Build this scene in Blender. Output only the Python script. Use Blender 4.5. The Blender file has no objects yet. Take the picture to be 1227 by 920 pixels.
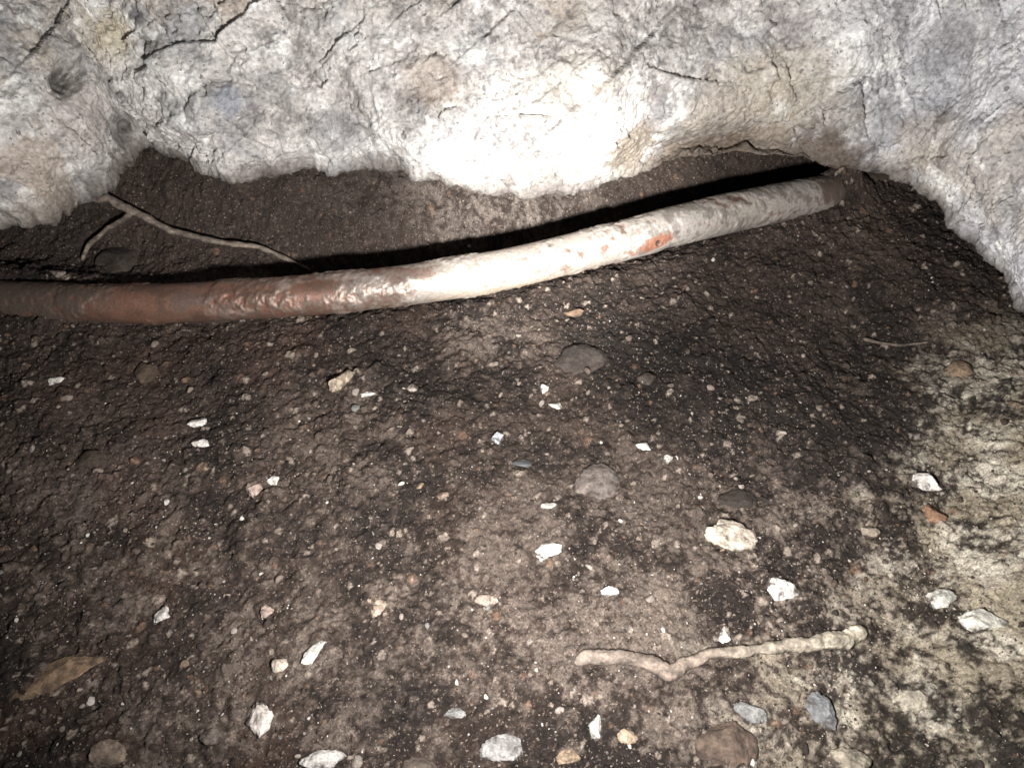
import bpy, bmesh, math, random
import numpy as np
from mathutils import Vector
random.seed(7); rng=np.random.default_rng(7)
sc=bpy.context.scene
sc.view_settings.view_transform='Standard'; sc.view_settings.look='None'
sc.view_settings.exposure=0; sc.view_settings.gamma=1

# ------------------------------------------------------------ camera
CZ=0.33; PITCH=math.radians(50); TH=0.662
cam=bpy.data.cameras.new('camera'); co=bpy.data.objects.new('camera',cam)
sc.collection.objects.link(co); sc.camera=co
co.location=(0,0,CZ); co.rotation_euler=(math.radians(40),0,0)
cam.sensor_width=36; cam.lens=18/TH; cam.clip_start=0.005; cam.clip_end=200

def plane_pt(u,v,z):
    cx=(u-613.5)/613.5*TH; cy=(460-v)/613.5*TH
    d=np.array([cx, math.cos(PITCH)+cy*math.sin(PITCH), -math.sin(PITCH)+cy*math.cos(PITCH)])
    k=(z-CZ)/d[2]
    return np.array([d[0]*k,d[1]*k,z])

# ------------------------------------------------------------ noise
GR=np.array([[1,1,0],[-1,1,0],[1,-1,0],[-1,-1,0],[1,0,1],[-1,0,1],[1,0,-1],[-1,0,-1],
             [0,1,1],[0,-1,1],[0,1,-1],[0,-1,-1],[1,1,0],[-1,1,0],[0,-1,1],[0,-1,-1]],dtype=np.float32)
def H3(ix,iy,iz,seed):
    h=(ix.astype(np.int64)*374761393+iy.astype(np.int64)*668265263+iz.astype(np.int64)*1274126177+seed*974634777)&0xFFFFFFFF
    h=((h^(h>>13))*1274126177)&0xFFFFFFFF
    h=((h^(h>>16))*2246822519)&0xFFFFFFFF
    return h^(h>>15)
def U(h,k=0):
    h=((h+k*2654435761)&0xFFFFFFFF); h=((h^(h>>14))*668265263)&0xFFFFFFFF; h=h^(h>>15)
    return (h&0xFFFFFF).astype(np.float64)/16777216.0
def gnoise(x,y,z,seed):
    ix=np.floor(x);iy=np.floor(y);iz=np.floor(z)
    fx=x-ix;fy=y-iy;fz=z-iz
    ix=ix.astype(np.int64);iy=iy.astype(np.int64);iz=iz.astype(np.int64)
    s=lambda t:t*t*t*(t*(t*6-15)+10)
    ux,uy,uz=s(fx),s(fy),s(fz); out=0
    for a in (0,1):
        for b in (0,1):
            for c in (0,1):
                g=GR[H3(ix+a,iy+b,iz+c,seed)&15]
                dt=g[...,0]*(fx-a)+g[...,1]*(fy-b)+g[...,2]*(fz-c)
                out=out+dt*(ux if a else 1-ux)*(uy if b else 1-uy)*(uz if c else 1-uz)
    return out
def fbm(x,y,z,wl,octv,seed,gain=0.5,ridge=False):
    f=1.0/wl; a=1.0; o=0; n=0
    for i in range(octv):
        c,s=math.cos(0.6*i+.3),math.sin(0.6*i+.3)
        X=(x*c-y*s)*f; Y=(x*s+y*c)*f; Z=z*f
        v=gnoise(X+11.3*i,Y+5.1,Z+7.7,seed+i*17)
        if ridge: v=1-2*np.abs(v)*1.4
        o=o+a*v; n+=a; a*=gain; f*=2.03
    return o/n
def facets(x,y,z,cell,seed,k=.9,g=1.7):
    # continuous chipped-stone relief: upper envelope of randomly tilted plates
    X,Y,Z=x/cell,y/cell,z/cell
    ix,iy,iz=[np.floor(q).astype(np.int64) for q in (X,Y,Z)]
    val=np.full(x.shape,-9.0); sec=np.full(x.shape,-9.0); ident=np.zeros(x.shape)
    for a in (-1,0,1):
        for b in (-1,0,1):
            for c in (-1,0,1):
                h=H3(ix+a,iy+b,iz+c,seed)
                dx=X-(ix+a+U(h,1));dy=Y-(iy+b+U(h,2));dz=Z-(iz+c+U(h,3))
                d=dx*dx+dy*dy+dz*dz
                v=(U(h,4)-.5)*.8+(U(h,5)-.5)*dx*g+(U(h,6)-.5)*dy*g+(U(h,7)-.5)*dz*g-k*d
                m=v>val
                sec=np.where(m,val,np.maximum(sec,v))
                ident=np.where(m,U(h,8),ident); val=np.where(m,v,val)
    return val,val-sec,ident
def domes(x,y,cell,seed,dens=.6):
    wv=cell*.35
    x=x+wv*fbm(x,y,0*x,cell*.45,2,seed+50); y=y+wv*fbm(x,y,0*x+3,cell*.45,2,seed+60)
    X,Y=x/cell,y/cell
    ix,iy=[np.floor(q).astype(np.int64) for q in (X,Y)]
    best=np.zeros(x.shape); ident=np.zeros(x.shape)
    z0=np.zeros_like(ix)
    for a in (-1,0,1):
        for b in (-1,0,1):
            h=H3(ix+a,iy+b,z0,seed)
            dx=X-(ix+a+U(h,1));dy=Y-(iy+b+U(h,2))
            an=U(h,3)*6.283; c,s=np.cos(an),np.sin(an)
            ex=(dx*c+dy*s); ey=(-dx*s+dy*c)*(1+.8*U(h,4))
            r=.18+.42*U(h,5)
            v=r*np.sqrt(np.clip(1-(ex*ex+ey*ey)/(r*r),0,1))*(U(h,6)<dens)
            m=v>best
            best=np.where(m,v,best); ident=np.where(m,U(h,8),ident)
    return best*cell,ident
def sst(a,b,x):
    t=np.clip((x-a)/(b-a),0,1); return t*t*(3-2*t)
def mix(a,b,t):
    return a*(1-t[...,None])+np.asarray(b)*t[...,None]

# ------------------------------------------------------------ mesh helpers
def raw_mesh(name,verts,faces,cols=None,mat=None,smooth=True):
    me=bpy.data.meshes.new(name)
    verts=np.ascontiguousarray(verts,dtype=np.float32); faces=np.ascontiguousarray(faces,dtype=np.int32)
    k=faces.shape[1]
    me.vertices.add(len(verts)); me.vertices.foreach_set('co',verts.ravel())
    me.loops.add(faces.size); me.loops.foreach_set('vertex_index',faces.ravel())
    me.polygons.add(len(faces)); me.polygons.foreach_set('loop_start',np.arange(0,faces.size,k,dtype=np.int32))
    me.update(calc_edges=True)
    me.polygons.foreach_set('use_smooth',np.full(len(faces),smooth))
    if cols is not None:
        ca=me.color_attributes.new(name='Col',type='FLOAT_COLOR',domain='POINT')
        c4=np.ones((len(verts),4),dtype=np.float32); c4[:,:cols.shape[1]]=cols
        ca.data.foreach_set('color',c4.ravel())
    ob=bpy.data.objects.new(name,me); sc.collection.objects.link(ob)
    if mat: me.materials.append(mat)
    return ob
def grid_faces(n,m,wrap=False):
    mm=m if wrap else m-1
    i=np.arange(n-1)[:,None]; j=np.arange(mm)[None,:]; j2=(j+1)%m
    return np.stack([i*m+j,i*m+j2,(i+1)*m+j2,(i+1)*m+j],-1).reshape(-1,4)

# ------------------------------------------------------------ materials
def mat_vc(name,fine=900,fine_amt=.35,bump=.0004,bump_sc=700,rough=.85,spec=.3,speck=None,use_alpha_metal=False):
    m=bpy.data.materials.new(name); m.use_nodes=True
    nt=m.node_tree; N=nt.nodes; L=nt.links; b=N['Principled BSDF']
    at=N.new('ShaderNodeAttribute'); at.attribute_name='Col'
    tc=N.new('ShaderNodeTexCoord')
    n1=N.new('ShaderNodeTexNoise'); n1.inputs['Scale'].default_value=fine; n1.inputs['Detail'].default_value=4; n1.inputs['Roughness'].default_value=.65
    L.new(tc.outputs['Object'],n1.inputs['Vector'])
    mr=N.new('ShaderNodeMapRange'); mr.inputs[1].default_value=.3; mr.inputs[2].default_value=.7
    mr.inputs[3].default_value=1-fine_amt; mr.inputs[4].default_value=1+fine_amt
    L.new(n1.outputs['Fac'],mr.inputs[0])
    mul=N.new('ShaderNodeVectorMath'); mul.operation='SCALE'
    L.new(at.outputs['Color'],mul.inputs[0]); L.new(mr.outputs[0],mul.inputs['Scale'])
    src=mul.outputs[0]
    if speck:
        wn=N.new('ShaderNodeTexNoise'); wn.inputs['Scale'].default_value=900; wn.inputs['Detail'].default_value=1
        L.new(tc.outputs['Object'],wn.inputs['Vector'])
        ws=N.new('ShaderNodeVectorMath'); ws.operation='SCALE'; ws.inputs['Scale'].default_value=.0022
        L.new(wn.outputs['Color'],ws.inputs[0])
        wa=N.new('ShaderNodeVectorMath'); wa.operation='ADD'; L.new(tc.outputs['Object'],wa.inputs[0]); L.new(ws.outputs[0],wa.inputs[1])
        for (scale,thr,rad,col,seed) in speck:
            vo=N.new('ShaderNodeTexVoronoi'); vo.inputs['Scale'].default_value=scale
            mp=N.new('ShaderNodeMapping'); mp.inputs['Location'].default_value=(seed,seed*.7,seed*.3)
            L.new(wa.outputs[0],mp.inputs[0]); L.new(mp.outputs[0],vo.inputs['Vector'])
            sp=N.new('ShaderNodeSeparateColor'); L.new(vo.outputs['Color'],sp.inputs[0])
            g=N.new('ShaderNodeMath'); g.operation='GREATER_THAN'; g.inputs[1].default_value=thr; L.new(sp.outputs[0],g.inputs[0])
            l=N.new('ShaderNodeMapRange'); l.inputs[1].default_value=rad; l.inputs[2].default_value=rad*.7
            l.inputs[3].default_value=0; l.inputs[4].default_value=1; L.new(vo.outputs['Distance'],l.inputs[0])
            mm=N.new('ShaderNodeMath'); mm.operation='MULTIPLY'; L.new(g.outputs[0],mm.inputs[0]); L.new(l.outputs[0],mm.inputs[1])
            m2=N.new('ShaderNodeMath'); m2.operation='MULTIPLY'; L.new(mm.outputs[0],m2.inputs[0]); L.new(sp.outputs[1],m2.inputs[1])
            mx=N.new('ShaderNodeMix'); mx.data_type='RGBA'; L.new(m2.outputs[0],mx.inputs[0]); L.new(src,mx.inputs[6]); mx.inputs[7].default_value=(*col,1)
            src=mx.outputs[2]
    L.new(src,b.inputs['Base Color'])
    n2=N.new('ShaderNodeTexNoise'); n2.inputs['Scale'].default_value=bump_sc; n2.inputs['Detail'].default_value=5; n2.inputs['Roughness'].default_value=.7
    L.new(tc.outputs['Object'],n2.inputs['Vector'])
    bp=N.new('ShaderNodeBump'); bp.inputs['Distance'].default_value=bump; bp.inputs['Strength'].default_value=1
    L.new(n2.outputs['Fac'],bp.inputs['Height']); L.new(bp.outputs[0],b.inputs['Normal'])
    b.inputs['Roughness'].default_value=rough; b.inputs['Specular IOR Level'].default_value=spec
    if use_alpha_metal:
        L.new(at.outputs['Alpha'],b.inputs['Metallic'])
        r=N.new('ShaderNodeMapRange'); r.inputs[3].default_value=.56; r.inputs[4].default_value=.30
        L.new(at.outputs['Alpha'],r.inputs[0]); L.new(r.outputs[0],b.inputs['Roughness'])
    return m
M_soil=mat_vc('soil',fine=1100,fine_amt=.6,bump=.0011,bump_sc=850,rough=.78,spec=.24,
   speck=[(520,.86,.36,(.18,.142,.112),1.3),(1000,.75,.42,(.20,.158,.128),4.1),(700,.75,.42,(.009,.0068,.0055),7.7)])
M_rock=mat_vc('rock',fine=420,fine_amt=.36,bump=.0019,bump_sc=340,rough=.85,spec=.25,
   speck=[(520,.84,.42,(.13,.12,.11),2.3),(240,.92,.4,(.15,.14,.14),5.5)])
M_stone=mat_vc('stone_surface',fine=900,fine_amt=.35,bump=.0007,bump_sc=800,rough=.8,spec=.3)
M_wood=mat_vc('root_bark',fine=900,fine_amt=.35,bump=.0006,bump_sc=800,rough=.8,spec=.25)
M_pipe=mat_vc('copper_and_dirt',fine=700,fine_amt=.22,bump=.00025,bump_sc=900,rough=.6,spec=.5,use_alpha_metal=True)

# ------------------------------------------------------------ pipe centre line
pp=[(-420,335,-.012),(-250,346,-.006),(-120,354,-.001),(0,361,.002),(100,366,.005),(200,364,.008),(300,359,.010),(400,352,.013),
    (500,341,.016),(600,325,.018),(700,300,.019),(800,274,.019),(850,261,.018),(900,250,.016),(950,240,.013),(1010,229,.004),(1080,216,-.012),(1180,200,-.03)]
pc=np.array([plane_pt(*q) for q in pp])
xs=np.linspace(pc[0,0],pc[-1,0],1300)
ys=np.interp(xs,pc[:,0],pc[:,1]); zs=np.interp(xs,pc[:,0],pc[:,2])
def smooth1(a,k):
    ker=np.hanning(k); ker/=ker.sum()
    return np.convolve(np.pad(a,k//2,mode='reflect',reflect_type='odd'),ker,'valid')[:len(a)]
ys=smooth1(ys,151); zs=smooth1(zs,101)
PR=.0120

# ------------------------------------------------------------ ground height
def pale_edge(x,y): return x-(.125+(y-.085)*.62)
END=plane_pt(985,222,.02)
def height(x,y,detail=True):
    yp=np.interp(x,xs,ys); d=y-yp
    tr=sst(-.17,-.09,x)
    z=.046*sst(.038,.12,d)-.024*np.exp(-((d-.033)/.018)**2)*sst(.26,.2,x)*tr
    z=z+.006*np.exp(-((d-.018)/.012)**2)*(1-tr)
    z=z+.004*np.exp(-((d+.012)/.012)**2)*tr
    pe=pale_edge(x,y)
    z=z+np.clip(pe,0,.25)*.28*sst(0,.06,pe)*sst(.33,.24,y)
    z=z-.014*np.exp(-(((x-.21)/.05)**2+((y-.32)/.04)**2))
    z=z+.024*np.exp(-(((x-END[0]-.014)/.020)**2+((y-END[1]-.014)/.012)**2))
    z=z+.006*sst(-.18,-.32,x)*np.exp(-(d/.03)**2)
    w=sst(1.2,.5,np.abs(x))*sst(1.4,.7,np.abs(y))
    zz=np.zeros_like(x)
    z=z+.008*fbm(x,y,zz,.12,3,3)
    z=z+.05*fbm(x,y,zz,1.5,4,5)*(1-w)
    if detail:
        z=z+.0058*fbm(x,y,zz,.03,5,21,gain=.58)
        z=z+.0026*fbm(x,y,zz,.006,3,41,gain=.75)
    return z
def gp(u,v,detail=False):
    z=0
    for i in range(25):
        p=plane_pt(u,v,z); z=.5*z+.5*float(height(np.array([p[0]]),np.array([p[1]]),detail)[0])
    return plane_pt(u,v,z)

def axis(lo,hi,step,far):
    mid=np.arange(lo,hi,step); n=45
    g=np.geomspace(step*2,far,n)
    return np.concatenate([(lo-g)[::-1],mid,mid[-1]+g])
gx=axis(-.38,.35,.00064,30); gy=axis(.05,.50,.00064,30)
GX,GY=np.meshgrid(gx,gy)
GZ=height(GX,GY)
m=(np.abs(GX)<.6)&(np.abs(GY)<.7)
d1,i1=domes(GX,GY,.012,101,.30); d2,i2=domes(GX,GY,.0052,102,.6); d3,i3=domes(GX,GY,.0026,103,.7)
GZ=GZ+m*(d1*.25+d2*.42+d3*.55)
zz=np.zeros_like(GX)
big=fbm(GX,GY,zz,.09,4,201); med=fbm(GX,GY,zz,.02,4,221,gain=.65); fine=fbm(GX,GY,zz,.004,3,241,gain=.75)
dark=np.array([.0125,.0086,.0068]); mid=np.array([.044,.0305,.0238]); red=np.array([.044,.025,.018]); grey=np.array([.105,.082,.067])
C=np.broadcast_to(dark,GX.shape+(3,)).copy()
C=mix(C,mid,sst(-.33,.33,big*1.0+med*.8+fine*.6))
C=mix(C,red,.6*sst(.0,.3,fbm(GX,GY,zz,.06,3,261))*sst(.1,-.15,GX))
C=mix(C,grey,.85*sst(.02,.35,med+fine*.9+.8*big+.25*sst(-.1,.1,GX)-.1)*sst(.28,.13,GY))
for (u,v,r,a) in [(560,405,.026,.75),(620,420,.02,.6),(430,520,.045,.55),(700,640,.04,.4),(480,800,.05,.5),(1000,640,.04,.5)]:
    q=gp(u,v); C=mix(C,grey,a*np.exp(-(((GX-q[0])/r)**2+((GY-q[1])/r)**2))*sst(-.15,.25,med+fine))
q=gp(900,420); C=C*(1-.45*np.exp(-(((GX-q[0])/.11)**2+((GY-q[1])/.06)**2)))[...,None]  # dark soil patch; also paints in the shade of the right-hand recess
pe=pale_edge(GX,GY)+.018
pm=sst(-.06,.09,pe+.10*big+.05*med)*(.05+.85*sst(-.20,.20,med*.9+fine*.9+big*.6+pe*2.0-.08))
pale=mix(np.broadcast_to(np.array([.28,.24,.175]),C.shape),[.50,.455,.37],sst(-.15,.25,fbm(GX,GY,zz,.025,4,301)))
C=mix(C,pale,np.clip(pm,0,1)*sst(.36,.25,GY))
cav=sst(.02,.05,GY-np.interp(GX,xs,ys)); C=mix(C,[.034,.0245,.0195],.8*cav)  # soil under the overhang coloured darker to stand for its shade
q=gp(590,262); C=mix(C,[.13,.108,.092],.8*np.exp(-((GX-q[0])/.075)**2)*np.exp(-((GY-q[1]-.01)/.028)**2)*sst(-.3,.2,med+fine)*cav)  # paler soil painted in for the lit slope below the rock edge
for dd,ii,k,A_ in ((d1,i1,.004,.35),(d2,i2,.002,.7),(d3,i3,.001,1.2)):
    on=sst(0,k*.6,dd)
    f=1+A_*(ii-.45)*.9
    C=C*(1+on[...,None]*(f[...,None]-1))
    if A_>.5:
        C=mix(C,[.22,.178,.145],on*(ii>.95)*.85*(cav<.5)); C=mix(C,[.12,.072,.046],on*((ii>.90)&(ii<.92))*.7)
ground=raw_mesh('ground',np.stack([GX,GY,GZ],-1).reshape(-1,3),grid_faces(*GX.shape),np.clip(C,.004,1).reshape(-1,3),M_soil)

# ------------------------------------------------------------ rock wall
lip=[(0,258,.045),(25,260,.045),(50,252,.045),(66,236,.045),(80,222,.045),(100,218,.045),(120,212,.045),(135,196,.046),(155,190,.047),(172,170,.05),(186,168,.05),(200,182,.047),
 (235,197,.045),(262,206,.043),(285,213,.043),(320,207,.043),(360,200,.043),(400,200,.042),(430,195,.042),(480,199,.042),(500,211,.040),(530,218,.038),(550,226,.036),(600,229,.035),
 (625,234,.034),(650,231,.035),(690,227,.035),(712,225,.035),(732,214,.036),(750,211,.036),(790,206,.037),(830,206,.038),(870,200,.039),(910,200,.04),(960,200,.040),(1010,204,.040),(1060,206,.038),
 (1090,216,.036),(1108,234,.035),(1130,248,.034),(1150,268,.032),(1175,290,.03),(1198,320,.03),(1215,340,.03),(1230,368,.03),(1262,420,.035)]
lp=np.array([plane_pt(*q) for q in lip])
left=np.array([[-3.0,.2,.05],[-1.2,.25,.05],[-.8,.30,.05],[-.55,.325,.045],[-.42,.34,.045]])
right=np.array([[.31,.13,.05],[.36,.0,.06],[.42,-.25,.06],[.5,-.6,.06],[.7,-1.6,.06]])
lp=np.vstack([left,lp,right])
arc=np.r_[0,np.cumsum(np.linalg.norm(np.diff(lp,axis=0),axis=1))]
a0=arc[4]-.02; a1=arc[-5]
ta=np.concatenate([np.linspace(0,a0,40,endpoint=False),np.arange(a0,a1,.00075),np.linspace(a1,arc[-1],30)])
ua=np.arange(0,arc[-1],.002); Us=np.stack([np.interp(ua,arc,lp[:,k]) for k in range(3)],-1)
Us=np.stack([smooth1(Us[:,k],61) for k in range(3)],-1)
Ls=np.stack([np.interp(ta,ua,Us[:,k]) for k in range(3)],-1)
Lh=np.stack([smooth1(np.interp(ua,arc,lp[:,k]),7) for k in range(3)],-1)
Lp=np.stack([np.interp(ta,ua,Lh[:,k]) for k in range(3)],-1)
prof=np.array([(.14,.018),(.05,.010),(.012,.002),(.002,.001),(.000,.004),(.003,.016),(.013,.042),(.033,.08),(.066,.14),(.11,.22),(.17,.30),(.28,.36),(.8,.40),(4,.45)])
pa=np.r_[0,np.cumsum(np.linalg.norm(np.diff(prof,axis=0),axis=1))]
lipa=pa[4]
sa=np.concatenate([np.linspace(0,lipa-.03,30,endpoint=False),np.arange(lipa-.03,lipa+.21,.00075),np.linspace(lipa+.21,pa[10],60)[1:],np.geomspace(pa[10]+.01,pa[-1],30)])
fa=np.arange(0,pa[-1],.0015)
pA=smooth1(np.interp(fa,pa,prof[:,0]),3); pB=smooth1(np.interp(fa,pa,prof[:,1]),3)
A=np.interp(sa,fa,pA); B=np.interp(sa,fa,pB)
w=np.clip(np.abs(sa-lipa)/.04,0,1)[:,None,None]
base=Lp[None]*(1-w)+Ls[None]*w
dr=Ls[:,:2]-np.array([0,-.08]); dr/=np.linalg.norm(dr,axis=1)[:,None]
R=base.copy()
R[...,0]+=A[:,None]*dr[None,:,0]; R[...,1]+=A[:,None]*dr[None,:,1]; R[...,2]+=B[:,None]
def normals(R):
    du=np.gradient(R,axis=1); dv=np.gradient(R,axis=0); n=np.cross(du,dv)
    n/=np.linalg.norm(n,axis=-1)[...,None]+1e-12
    return n
Rs=np.broadcast_to(Ls[None],R.shape).copy()
Rs[...,0]+=A[:,None]*dr[None,:,0]; Rs[...,1]+=A[:,None]*dr[None,:,1]; Rs[...,2]+=B[:,None]
Nn=normals(Rs)
if Nn[len(sa)//2,len(ta)//2,1]>0: Nn=-Nn
x,y,z=R[...,0],R[...,1],R[...,2]
up=sst(-.005,.03,(sa-lipa))[:,None]
wx=.005*fbm(x,y,z,.03,4,401,gain=.6); wz=.005*fbm(x,y,z,.03,4,402,gain=.6)
ra=x*.82+z*.57; rb=(z*.82-x*.57)
f1,e1,id1=facets(ra*.7+wx,y,rb+wz,.050,403,k=.45,g=2.0)
f2,e2,id2=facets(ra*.75+wx+.3,y,rb+wz,.021,404,k=.35,g=2.3)
f3,e3,id3=facets(ra+wx*.7+.7,y,rb+wz*.7,.0080,409,k=.45,g=2.3)
big=fbm(x,y,z,.13,3,405); med=fbm(x,y,z,.035,5,406,gain=.6); fin=fbm(x,y,z,.007,4,407,gain=.7)
msk=sst(-.2,.25,fbm(x,y,z,.06,3,430))
D=(.009*big*up+.012*(f1-.1)*(.12+.88*up)+.0078*(f2-.2)*(.30+.15*up+.55*msk*up)+.0034*(f3-.2)*(1.2-.6*msk)+.006*med*(.5+.5*up)+.0030*fin)
D+=.0013*fbm(x,y,z,.0024,2,410,gain=.8)
pitn=fbm(x,y,z,.010,3,440); D-=.0035*sst(.26,.42,pitn)
def face_pt(u,v):
    cx=(u-613.5)/613.5*TH; cy=(460-v)/613.5*TH
    d=np.array([cx, math.cos(PITCH)+cy*math.sin(PITCH), -math.sin(PITCH)+cy*math.cos(PITCH)]); d/=np.linalg.norm(d)
    P=(R-np.array([0,0,CZ])); k=P@d; dist=np.linalg.norm(P-k[...,None]*d,axis=-1)
    dist[sa<lipa-.005]=9
    return R[np.unravel_index(np.argmin(dist),dist.shape)]
def gau(u,v,r):
    q=face_pt(u,v); return np.exp(-(np.sum((R-q)**2,-1)/r**2))
D+=.008*gau(60,190,.03)+.008*gau(20,150,.04)-.020*gau(62,105,.007)-.018*gau(78,90,.007)-.024*gau(146,150,.008)-.008*gau(110,40,.02)
D+=.004*gau(230,90,.04)-.016*gau(830,190,.024)-.010*gau(775,172,.018)-.008*gau(1075,70,.03)+.008*gau(1000,60,.03)-.016*gau(900,178,.022)-.010*gau(960,180,.02)
D+=.008*gau(1190,170,.03)-.014*gau(1140,110,.018)+.004*gau(272,122,.010)+.006*gau(700,90,.03)-.008*gau(640,40,.02)-.010*gau(330,30,.015)-.008*gau(440,150,.012)
R=R+Nn*D[...,None]
Cr=np.broadcast_to(np.array([.46,.435,.41]),R.shape).copy()
Cr=mix(Cr,[.62,.60,.575],sst(0,.35,med+.5*fin))
Cr=mix(Cr,[.23,.21,.20],.85*sst(.02,.26,-med*.8+.6*fin))
Cr=mix(Cr,[.49,.485,.51],.75*sst(.10,.28,x+.08*big))
Cr=mix(Cr,[.37,.32,.25],.55*sst(.05,.35,fbm(x,y,z,.07,4,420)))
Cr=mix(Cr,[.25,.245,.255],.55*sst(.06,.26,fbm(x,y,z,.045,4,424,gain=.65)))
Cr=mix(Cr,[.15,.14,.138],.72*sst(.14,.34,fbm(x,y,z,.018,5,421,gain=.75)))
Cr=mix(Cr,[.70,.69,.66],.8*sst(.08,.28,fbm(x,y,z,.025,5,431,gain=.75)))
Cr=mix(Cr,[.12,.11,.11],.75*sst(.16,.30,fbm(x,y,z,.008,4,432,gain=.7))*sst(.0,.25,fbm(x,y,z,.06,3,433)))
Cr=Cr*(1-.15*sst(.06,.0,e2))[...,None]
Cr=Cr*(1+.30*(id3-.5)*sst(0,.15,e3))[...,None]
Cr=mix(Cr,[.19,.18,.18],.7*(id2>.90)*sst(0.02,.12,e2)*(.6+fin)); Cr=mix(Cr,[.33,.25,.18],.45*((id2<.05))*sst(0.02,.12,e2))
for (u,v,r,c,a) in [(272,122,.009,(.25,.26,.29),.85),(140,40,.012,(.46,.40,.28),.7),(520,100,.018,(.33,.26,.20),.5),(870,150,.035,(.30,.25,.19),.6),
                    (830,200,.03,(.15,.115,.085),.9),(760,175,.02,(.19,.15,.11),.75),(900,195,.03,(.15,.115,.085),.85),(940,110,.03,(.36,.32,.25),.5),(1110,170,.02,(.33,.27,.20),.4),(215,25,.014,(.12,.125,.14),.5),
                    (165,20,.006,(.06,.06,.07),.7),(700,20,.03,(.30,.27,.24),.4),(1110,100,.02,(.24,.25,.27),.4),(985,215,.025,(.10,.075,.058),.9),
                    (100,140,.02,(.3,.25,.22),.5),(640,120,.02,(.3,.28,.25),.4),(62,100,.008,(.08,.07,.06),.8),(146,150,.008,(.08,.07,.06),.8)]:  # last two: shade in the left boulder's hollows, painted dark
    g=gau(u,v,r); Cr=mix(Cr,c,a*sst(.15,.7,g+.45*med+.45*fin)*(g>.03))
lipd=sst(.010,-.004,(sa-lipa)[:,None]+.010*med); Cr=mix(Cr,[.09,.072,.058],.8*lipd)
R2=R.reshape(-1,3)
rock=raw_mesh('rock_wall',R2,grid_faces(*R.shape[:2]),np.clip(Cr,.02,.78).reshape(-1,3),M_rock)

# ------------------------------------------------------------ pipe
nr=110
P3=np.stack([xs,ys,zs],-1); s=np.r_[0,np.cumsum(np.linalg.norm(np.diff(P3,axis=0),axis=1))]
n=int(s[-1]/.0006); ss=np.linspace(0,s[-1],n); Q=np.stack([np.interp(ss,s,P3[:,k]) for k in range(3)],-1)
T=np.gradient(Q,axis=0); T/=np.linalg.norm(T,axis=1)[:,None]
S=np.cross(T,[0,0,1]); S/=np.linalg.norm(S,axis=1)[:,None]; Uv=np.cross(S,T)
th=np.linspace(0,2*np.pi,nr,endpoint=False)
dirs=S[:,None]*np.cos(th)[None,:,None]+Uv[:,None]*np.sin(th)[None,:,None]
V=Q[:,None]+dirs*PR
x,y,z=V[...,0],V[...,1],V[...,2]
u_=np.interp(Q[:,0],pc[:,0],[q[0] for q in pp])[:,None]+0*x
nb=fbm(x,y,z,.03,4,501); nf=fbm(x,y,z,.005,4,502,gain=.65); nst=fbm(x*.35,y,z,.012,4,503)
crust=sst(.0,.35,nb+.5*nf+ .35*sst(660,760,u_)+.9*sst(900,960,u_)+.5*sst(120,30,u_))
V=V+dirs*(.0006*nb+.0008*crust+.0006*nf*crust+.0008*fbm(x,y,z,.06,2,505))[...,None]
hole_s=np.argmin(np.abs(u_[:,0]-776)); hole_th=math.radians(8)
hc=Q[hole_s]+ (S[hole_s]*math.cos(hole_th)+Uv[hole_s]*math.sin(hole_th))*PR
hd=np.linalg.norm(np.stack([x,y,z],-1)-hc,axis=-1)
V=V-dirs*(.005*sst(.0017,.0009,hd))[...,None]
Cp=np.broadcast_to(np.array([.19,.10,.072]),x.shape+(3,)).copy(); met=np.full(x.shape,.5)
def lay(c,t,mt):
    global Cp,met
    Cp=mix(Cp,c,t); met=met*(1-t)+mt*t
lay([.095,.058,.042],.9*sst(-.15,.25,nst+.5*nf),.4)
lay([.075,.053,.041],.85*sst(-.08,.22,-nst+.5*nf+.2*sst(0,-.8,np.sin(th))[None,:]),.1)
lay([.27,.135,.09],.5*sst(.12,.32,fbm(x*.5,y,z,.018,4,508,gain=.6))*sst(110,200,u_),.6)
lay([.36,.29,.255],.6*sst(.10,.35,fbm(x*.6,y,z,.014,4,509,gain=.6))*sst(200,330,u_),.4)
lay([.29,.225,.19],.8*sst(-.1,.3,nb+.6*nf-.1+.35*sst(330,520,u_))*sst(280,400,u_),.55)
lay([.46,.415,.37],.92*sst(-.15,.25,nst*1.2+nf*.6+.50*sst(430,580,u_)-.2)*sst(380,500,u_),.55)  # pale dusty tone that also paints in the glare along mid-pipe
lay([.27,.20,.16],.45*sst(.14,.32,fbm(x*.4,y,z,.013,4,513,gain=.65))*sst(400,480,u_)*sst(720,640,u_),.5)
lay([.25,.228,.205],.95*sst(-.30,.12,nb*1.2+nf+.15*sst(650,800,u_)-.05)*sst(610,760,u_),.10)
lay([.12,.105,.09],.75*sst(-.02,.25,nf+nst)*sst(650,760,u_),.05)
lay([.34,.25,.15],.8*np.exp(-((np.degrees(np.arctan2(np.sin(th),np.cos(th)))[None,:]+25)/20)**2)*sst(.0,.3,nf+.25)*np.exp(-((u_-600)/100)**2),.1)
lay([.062,.044,.034],sst(-.2,.3,nb*.7+nf*.9+.80*sst(190,0,u_)-.33),.0)
lay([.085,.063,.050],sst(-.1,.3,nf*.6+1.1*sst(940,1000,u_)*(.25+.75*sst(-.2,.6,np.sin(th))[None,:])-.3),.0)
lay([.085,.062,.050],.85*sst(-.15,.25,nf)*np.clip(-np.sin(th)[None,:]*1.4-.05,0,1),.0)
sd=(np.arange(n)-hole_s)[:,None]*(ss[1]-ss[0]); ad=(np.arctan2(np.sin(th-hole_th),np.cos(th-hole_th))*PR)[None,:]
ptd=np.sqrt(((sd+.002)/.0125)**2+((ad-.0005-.2*sd)/.0044)**2)+1.0*nf+.7*nb
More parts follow.
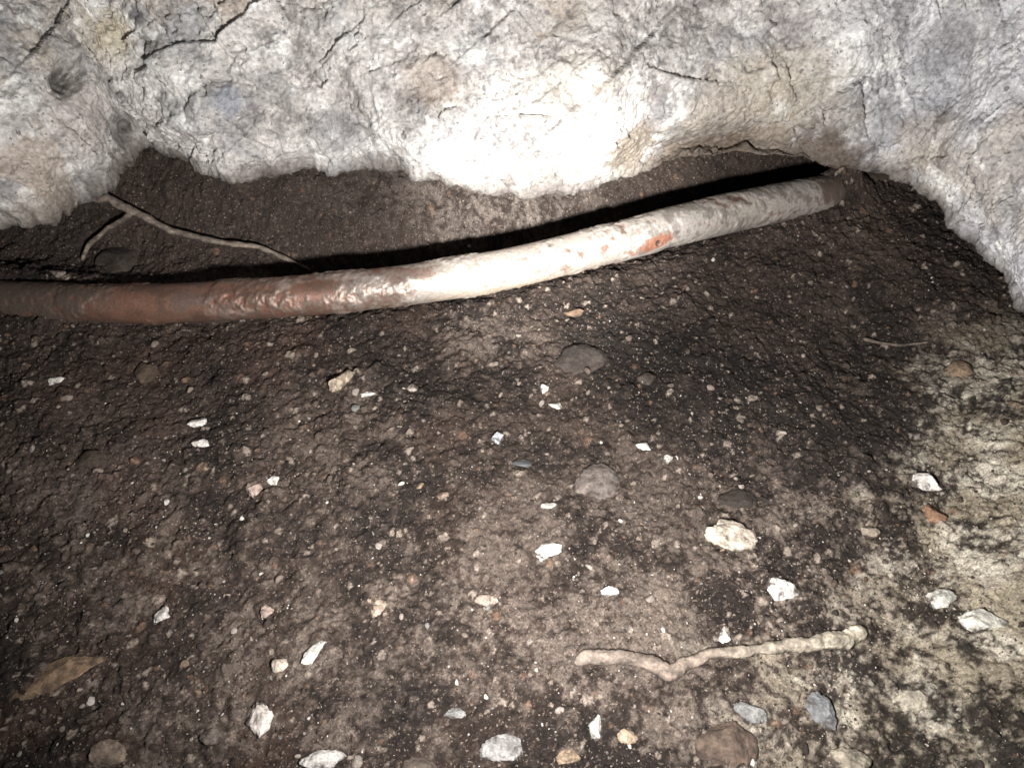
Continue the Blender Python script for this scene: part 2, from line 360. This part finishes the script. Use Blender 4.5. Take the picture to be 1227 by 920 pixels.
lay([.20,.085,.052],.94*sst(1.2,.8,ptd),.2)
lay([.27,.125,.078],.6*sst(.7,.3,ptd),.3)
lay([.012,.008,.007],sst(.0022,.0014,hd),0)  # near-black painted in for the shade inside the pinhole
Cpa=np.concatenate([Cp,met[...,None]],-1)
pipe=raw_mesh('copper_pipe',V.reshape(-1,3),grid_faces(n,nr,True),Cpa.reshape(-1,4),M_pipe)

# ------------------------------------------------------------ roots / twigs
def tube(name,pts,rads,cols,seed,parent=None,kink=.25,nr=28):
    pts=np.array(pts,float); s=np.r_[0,np.cumsum(np.linalg.norm(np.diff(pts,axis=0),axis=1))]
    n=max(60,int(s[-1]/.0005)); ss=np.linspace(0,s[-1],n)
    Q=np.stack([np.interp(ss,s,pts[:,k]) for k in range(3)],-1)
    k=int(.007/(s[-1]/n))|1
    k=min(k,n//4|1)
    Q=np.stack([smooth1(Q[:,j],max(k,3)) for j in range(3)],-1)
    r=np.interp(ss,s,rads)
    e=np.minimum(ss,s[-1]-ss); r=r*np.sqrt(np.clip(e/(r*1.0+1e-6),0.01,1))
    T=np.gradient(Q,axis=0); T/=np.linalg.norm(T,axis=1)[:,None]
    S=np.cross(T,[0,0,1]); S/=np.linalg.norm(S,axis=1)[:,None]; W=np.cross(S,T)
    th=np.linspace(0,2*np.pi,nr,endpoint=False)
    D=S[:,None]*np.cos(th)[None,:,None]+W[:,None]*np.sin(th)[None,:,None]
    V=Q[:,None]+D*r[:,None,None]
    nn=fbm(V[...,0],V[...,1],V[...,2],.008,4,seed,gain=.6)
    V=V+D*(nn*kink*2.0*r[:,None])[...,None]
    c=np.stack([np.interp(ss,s,np.array(cols)[:,k]) for k in range(3)],-1)[:,None]*np.ones((1,nr,1))
    c=c*(1+1.8*fbm(V[...,0]*.4,V[...,1],V[...,2],.004,4,seed+9,gain=.65)[...,None])
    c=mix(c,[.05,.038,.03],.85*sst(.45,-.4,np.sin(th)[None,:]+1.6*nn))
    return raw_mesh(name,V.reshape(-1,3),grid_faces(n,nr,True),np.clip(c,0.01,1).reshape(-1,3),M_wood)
def gpath(px,lift,detail=False):
    out=[]
    for (u,v),l in zip(px,lift):
        q=gp(u,v); out.append(plane_pt(u,v,q[2]+l))
    return out
rc=(.14,.112,.090)
e=bpy.data.objects.new('tree_root',None); sc.collection.objects.link(e)
px=[(60,243),(85,237),(130,238),(160,254),(205,277),(260,290),(310,296),(345,311),(372,324)]
a=tube('main_root',gpath(px,[.004,.006,.007,.007,.006,.005,.005,.004,.001]),[.0018,.0026,.0030,.0028,.0022,.0019,.0017,.0014,.001],[rc]*9,601)
px=[(160,254),(150,262),(128,275),(106,294),(98,312)]
b=tube('side_root',gpath(px,[.006,.006,.005,.004,.002]),[.0022,.0020,.0017,.0014,.001],[rc]*5,602)
a.parent=e; b.parent=e
px=[(688,794),(705,789),(735,787),(765,789),(785,797),(803,808),(820,796),(845,784),(900,779),(955,772),(1005,768),(1038,755)]
l=[.0040,.0045,.0050,.0055,.0055,.005,.0055,.006,.006,.006,.005,.002]
tube('broken_root',gpath(px,l),[.0026,.0034,.0031,.0027,.0032,.0036,.0025,.0023,.0025,.0028,.0038,.0030],
     [(.175,.140,.116)]*3+[(.145,.113,.092)]*3+[(.17,.135,.108)]*2+[(.23,.195,.155)]*2+[(.34,.30,.235)]*2,603,kink=.42)
tube('twig',gpath([(1034,406),(1055,411),(1080,414),(1112,410)],[.0030]*4),[.0010,.0010,.0009,.0006],[(.09,.07,.055)]*4,604)

# ------------------------------------------------------------ stones
def ico(sub):
    bm=bmesh.new(); bmesh.ops.create_icosphere(bm,subdivisions=sub,radius=1)
    v=np.array([q.co[:] for q in bm.verts]); f=np.array([[w.index for w in q.verts] for q in bm.faces]); bm.free(); return v,f
I5=ico(5); I2=ico(2)
def rocky(v,r,planes,flat=.75,rough=.05,lo=.62):
    v=v.copy()
    for k in range(planes):
        nrm=r.normal(size=3); nrm/=np.linalg.norm(nrm); dk=r.uniform(lo,.92)
        dd=v@nrm-dk; v=v-np.clip(dd,0,9)[:,None]*nrm
    if rough>0:
        o=r.uniform(0,50)
        v=v*(1+rough*3*fbm(v[:,0]+o,v[:,1],v[:,2],.9,5,int(o*7),gain=.65))[:,None]
    v[:,2]*=flat
    return v
W=(.44,.41,.375); T_=(.25,.20,.15); PK=(.27,.205,.17); BL=(.34,.35,.37)
st=[(408,460,30,28,T_,-40,12),(236,508,22,11,W,15,10),(244,532,22,11,W,0,10),(304,588,20,20,PK,20,8),(330,577,15,10,W,0,9),(66,458,24,9,W,10,10),
(597,525,18,16,BL,30,11),(653,468,13,12,W,0,11),(666,488,18,9,W,-10,11),(772,536,19,11,W,-15,11),(800,552,11,10,W,0,9),(714,578,52,42,(.10,.082,.071),0,7),
(872,644,56,32,(.34,.29,.235),-12,11),(658,660,30,22,W,30,12),(648,670,18,14,W,0,10),(730,711,20,14,W,20,10),(937,710,32,28,W,-30,12),(1110,580,34,18,W,0,11),(1147,445,28,20,(.19,.135,.09),0,7),
(1180,746,60,28,(.48,.46,.40),-10,10),(1125,720,30,20,(.45,.43,.38),0,9),(452,730,28,22,(.31,.24,.185),25,9),(375,788,40,16,W,50,12),(314,868,28,44,(.46,.41,.37),8,11),(196,738,20,16,W,20,10),
(580,722,30,14,PK,0,8),(695,434,58,36,(.030,.023,.019),0,7),(870,893,60,50,(.078,.055,.041),0,7),(600,898,42,26,(.20,.19,.18),-5,8),(390,913,46,20,(.36,.34,.315),0,9),
(898,855,34,18,(.17,.165,.158),-20,9),(982,852,26,42,(.115,.115,.117),20,9),(714,872,16,26,(.36,.34,.315),0,11),(336,797,18,16,(.33,.275,.23),0,8),(140,312,44,38,(.033,.025,.020),0,7),(688,376,28,11,(.11,.072,.048),0,9),
(1118,620,28,20,(.18,.105,.065),0,9),(883,600,42,26,(.027,.0205,.0165),0,7),(655,607,22,8,(.28,.26,.235),0,9),(530,596,16,14,(.19,.14,.108),0,8),(290,225,26,14,(.065,.048,.038),0,7),(70,330,16,9,(.16,.132,.11),0,8),
(495,467,12,9,(.28,.24,.205),0,9),(440,474,24,8,W,5,10),(176,447,24,28,(.058,.041,.028),0,7),(128,905,36,24,(.155,.118,.09),0,7),(255,884,30,16,(.11,.09,.076),0,8),(545,856,22,12,(.19,.18,.172),0,8),
(752,882,24,16,(.25,.19,.135),10,9),(868,763,14,18,W,0,11),(1040,640,20,16,(.20,.165,.13),0,8),(320,735,20,12,PK,0,8),(625,557,24,11,(.07,.07,.072),0,9),
(110,552,30,18,(.044,.032,.023),0,7),(776,455,20,14,(.044,.034,.027),0,7),(1015,915,40,26,(.25,.215,.165),0,8),(1090,840,34,22,(.30,.265,.21),0,8),(500,920,40,20,(.09,.07,.056),0,7),(680,910,24,18,(.20,.145,.10),0,8)]
def stone(name,i,u,v,wp,hp,c,ang,pl,rough=None,flatten=None):
    r=np.random.default_rng(100+i)
    q=gp(u,v,True); dep=np.linalg.norm(q-np.array([0,0,CZ]))*.97
    k=dep*2*TH/1227
    el=math.sin(math.atan2(CZ-q[2],q[1]))
    a,b=wp*k/2*1.1,hp*k/2/ (.35+.65*el)*1.1
    V=rocky(I5[0],r,pl,flat=1,rough=rough or (.17 if pl>7 else .11),lo=.42 if pl>7 else .60)
    hgt=min(a,b)*(flatten or (.7 if pl>7 else .5))
    V=V*np.array([a,b,hgt])
    t=math.radians(ang); R_=np.array([[math.cos(t),-math.sin(t),0],[math.sin(t),math.cos(t),0],[0,0,1]])
    tl=r.uniform(-.25,.25); Rx=np.array([[1,0,0],[0,math.cos(tl),-math.sin(tl)],[0,math.sin(tl),math.cos(tl)]])
    V=V@Rx.T@R_.T
    hz=float(height(np.array([q[0]]),np.array([q[1]]))[0])
    nn=fbm(V[:,0],V[:,1],V[:,2]+i,.005,5,700+i,gain=.7)
    cc=np.clip(np.array(c)[None]*(1+1.7*nn[:,None]),0.01,.8)
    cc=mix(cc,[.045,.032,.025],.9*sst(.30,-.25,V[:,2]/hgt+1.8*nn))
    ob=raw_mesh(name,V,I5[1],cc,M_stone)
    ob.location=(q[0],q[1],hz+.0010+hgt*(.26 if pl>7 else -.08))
for i,a in enumerate(st): stone('stone',i,*a)
stone('flat_stone',90,72,806,112,34,(.15,.10,.063),22,14,rough=.18,flatten=.30)

# gravel: one object
NG=34000
bases=[rocky(I2[0],rng,9,flat=.8,rough=.05,lo=.42) for _ in range(30)]
gxp=rng.uniform(-.38,.34,NG); gyp=rng.uniform(.04,.42,NG)
cl=fbm(gxp,gyp,0*gxp,.05,4,801)
keep=rng.uniform(size=NG)<(.13+.80*sst(.32,.12,gyp))*(.35+1.5*sst(-.2,.25,cl))
yp=np.interp(gxp,xs,ys); keep&=(np.abs(gyp-yp)>.012)&~((gyp>yp+.015)&(rng.uniform(size=NG)<.75))
gxp,gyp=gxp[keep],gyp[keep]; NG=len(gxp)
sz=.00034*(1-rng.uniform(size=NG))**(-.38); sz=np.clip(sz,.00034,.0026)
gz=height(gxp,gyp)
pal=np.array([[.042,.030,.024],[.064,.047,.037],[.092,.070,.056],[.024,.018,.0145],[.138,.108,.088],[.080,.048,.031],[.23,.195,.168],[.40,.365,.33],[.18,.13,.088],[.135,.13,.124]])
pr=np.array([.22,.20,.14,.10,.10,.05,.08,.045,.04,.02]); ci=rng.choice(len(pal),NG,p=pr/pr.sum())
pmk=(pale_edge(gxp,gyp)>-.01)&(rng.uniform(size=NG)<.55)
gc=pal[ci]; gc[pmk]=np.array([.34,.30,.24])*rng.uniform(.5,1.3,(pmk.sum(),1))
VV=[];FF=[];CC=[];nv=len(I2[0])
for i in range(NG):
    b=bases[i%30]*np.array([1,rng.uniform(.5,1),rng.uniform(.5,.9)])
    t=rng.uniform(0,6.283); c_,s_=math.cos(t),math.sin(t)
    X=b[:,0]*c_-b[:,1]*s_; Y=b[:,0]*s_+b[:,1]*c_
    VV.append(np.stack([X*sz[i]+gxp[i],Y*sz[i]+gyp[i],b[:,2]*sz[i]+gz[i]+.0009+sz[i]*.15],-1))
    FF.append(I2[1]+i*nv); CC.append(np.broadcast_to(gc[i]*rng.uniform(.8,1.2),(nv,3)))
raw_mesh('gravel',np.concatenate(VV),np.concatenate(FF),np.concatenate(CC),M_stone,smooth=False)

# ------------------------------------------------------------ light
wd=bpy.data.worlds.new('World'); sc.world=wd; wd.use_nodes=True
nt=wd.node_tree; bg=nt.nodes['Background']; sky=nt.nodes.new('ShaderNodeTexSky'); sky.sky_type='NISHITA'; sky.sun_disc=False
sky.sun_elevation=math.radians(40); sky.sun_rotation=math.radians(180)
nt.links.new(sky.outputs[0],bg.inputs[0]); bg.inputs[1].default_value=.006
def spot(name,loc,tgt,energy,size,blend,rad,col):
    l=bpy.data.lights.new(name,'SPOT'); l.energy=energy; l.spot_size=math.radians(size); l.spot_blend=blend; l.shadow_soft_size=rad; l.color=col
    o=bpy.data.objects.new(name,l); sc.collection.objects.link(o); o.location=loc
    o.rotation_euler=(Vector(tgt)-Vector(loc)).to_track_quat('-Z','Y').to_euler()
LT=(.01,.035,.202)
spot('torch_spill_light',LT,(0.035,.36,.05),13.5,160,1,.012,(1,.98,.962))
spot('torch_beam_light',LT,(0.026,.395,.022),27,31,1,.012,(1,.985,.962))
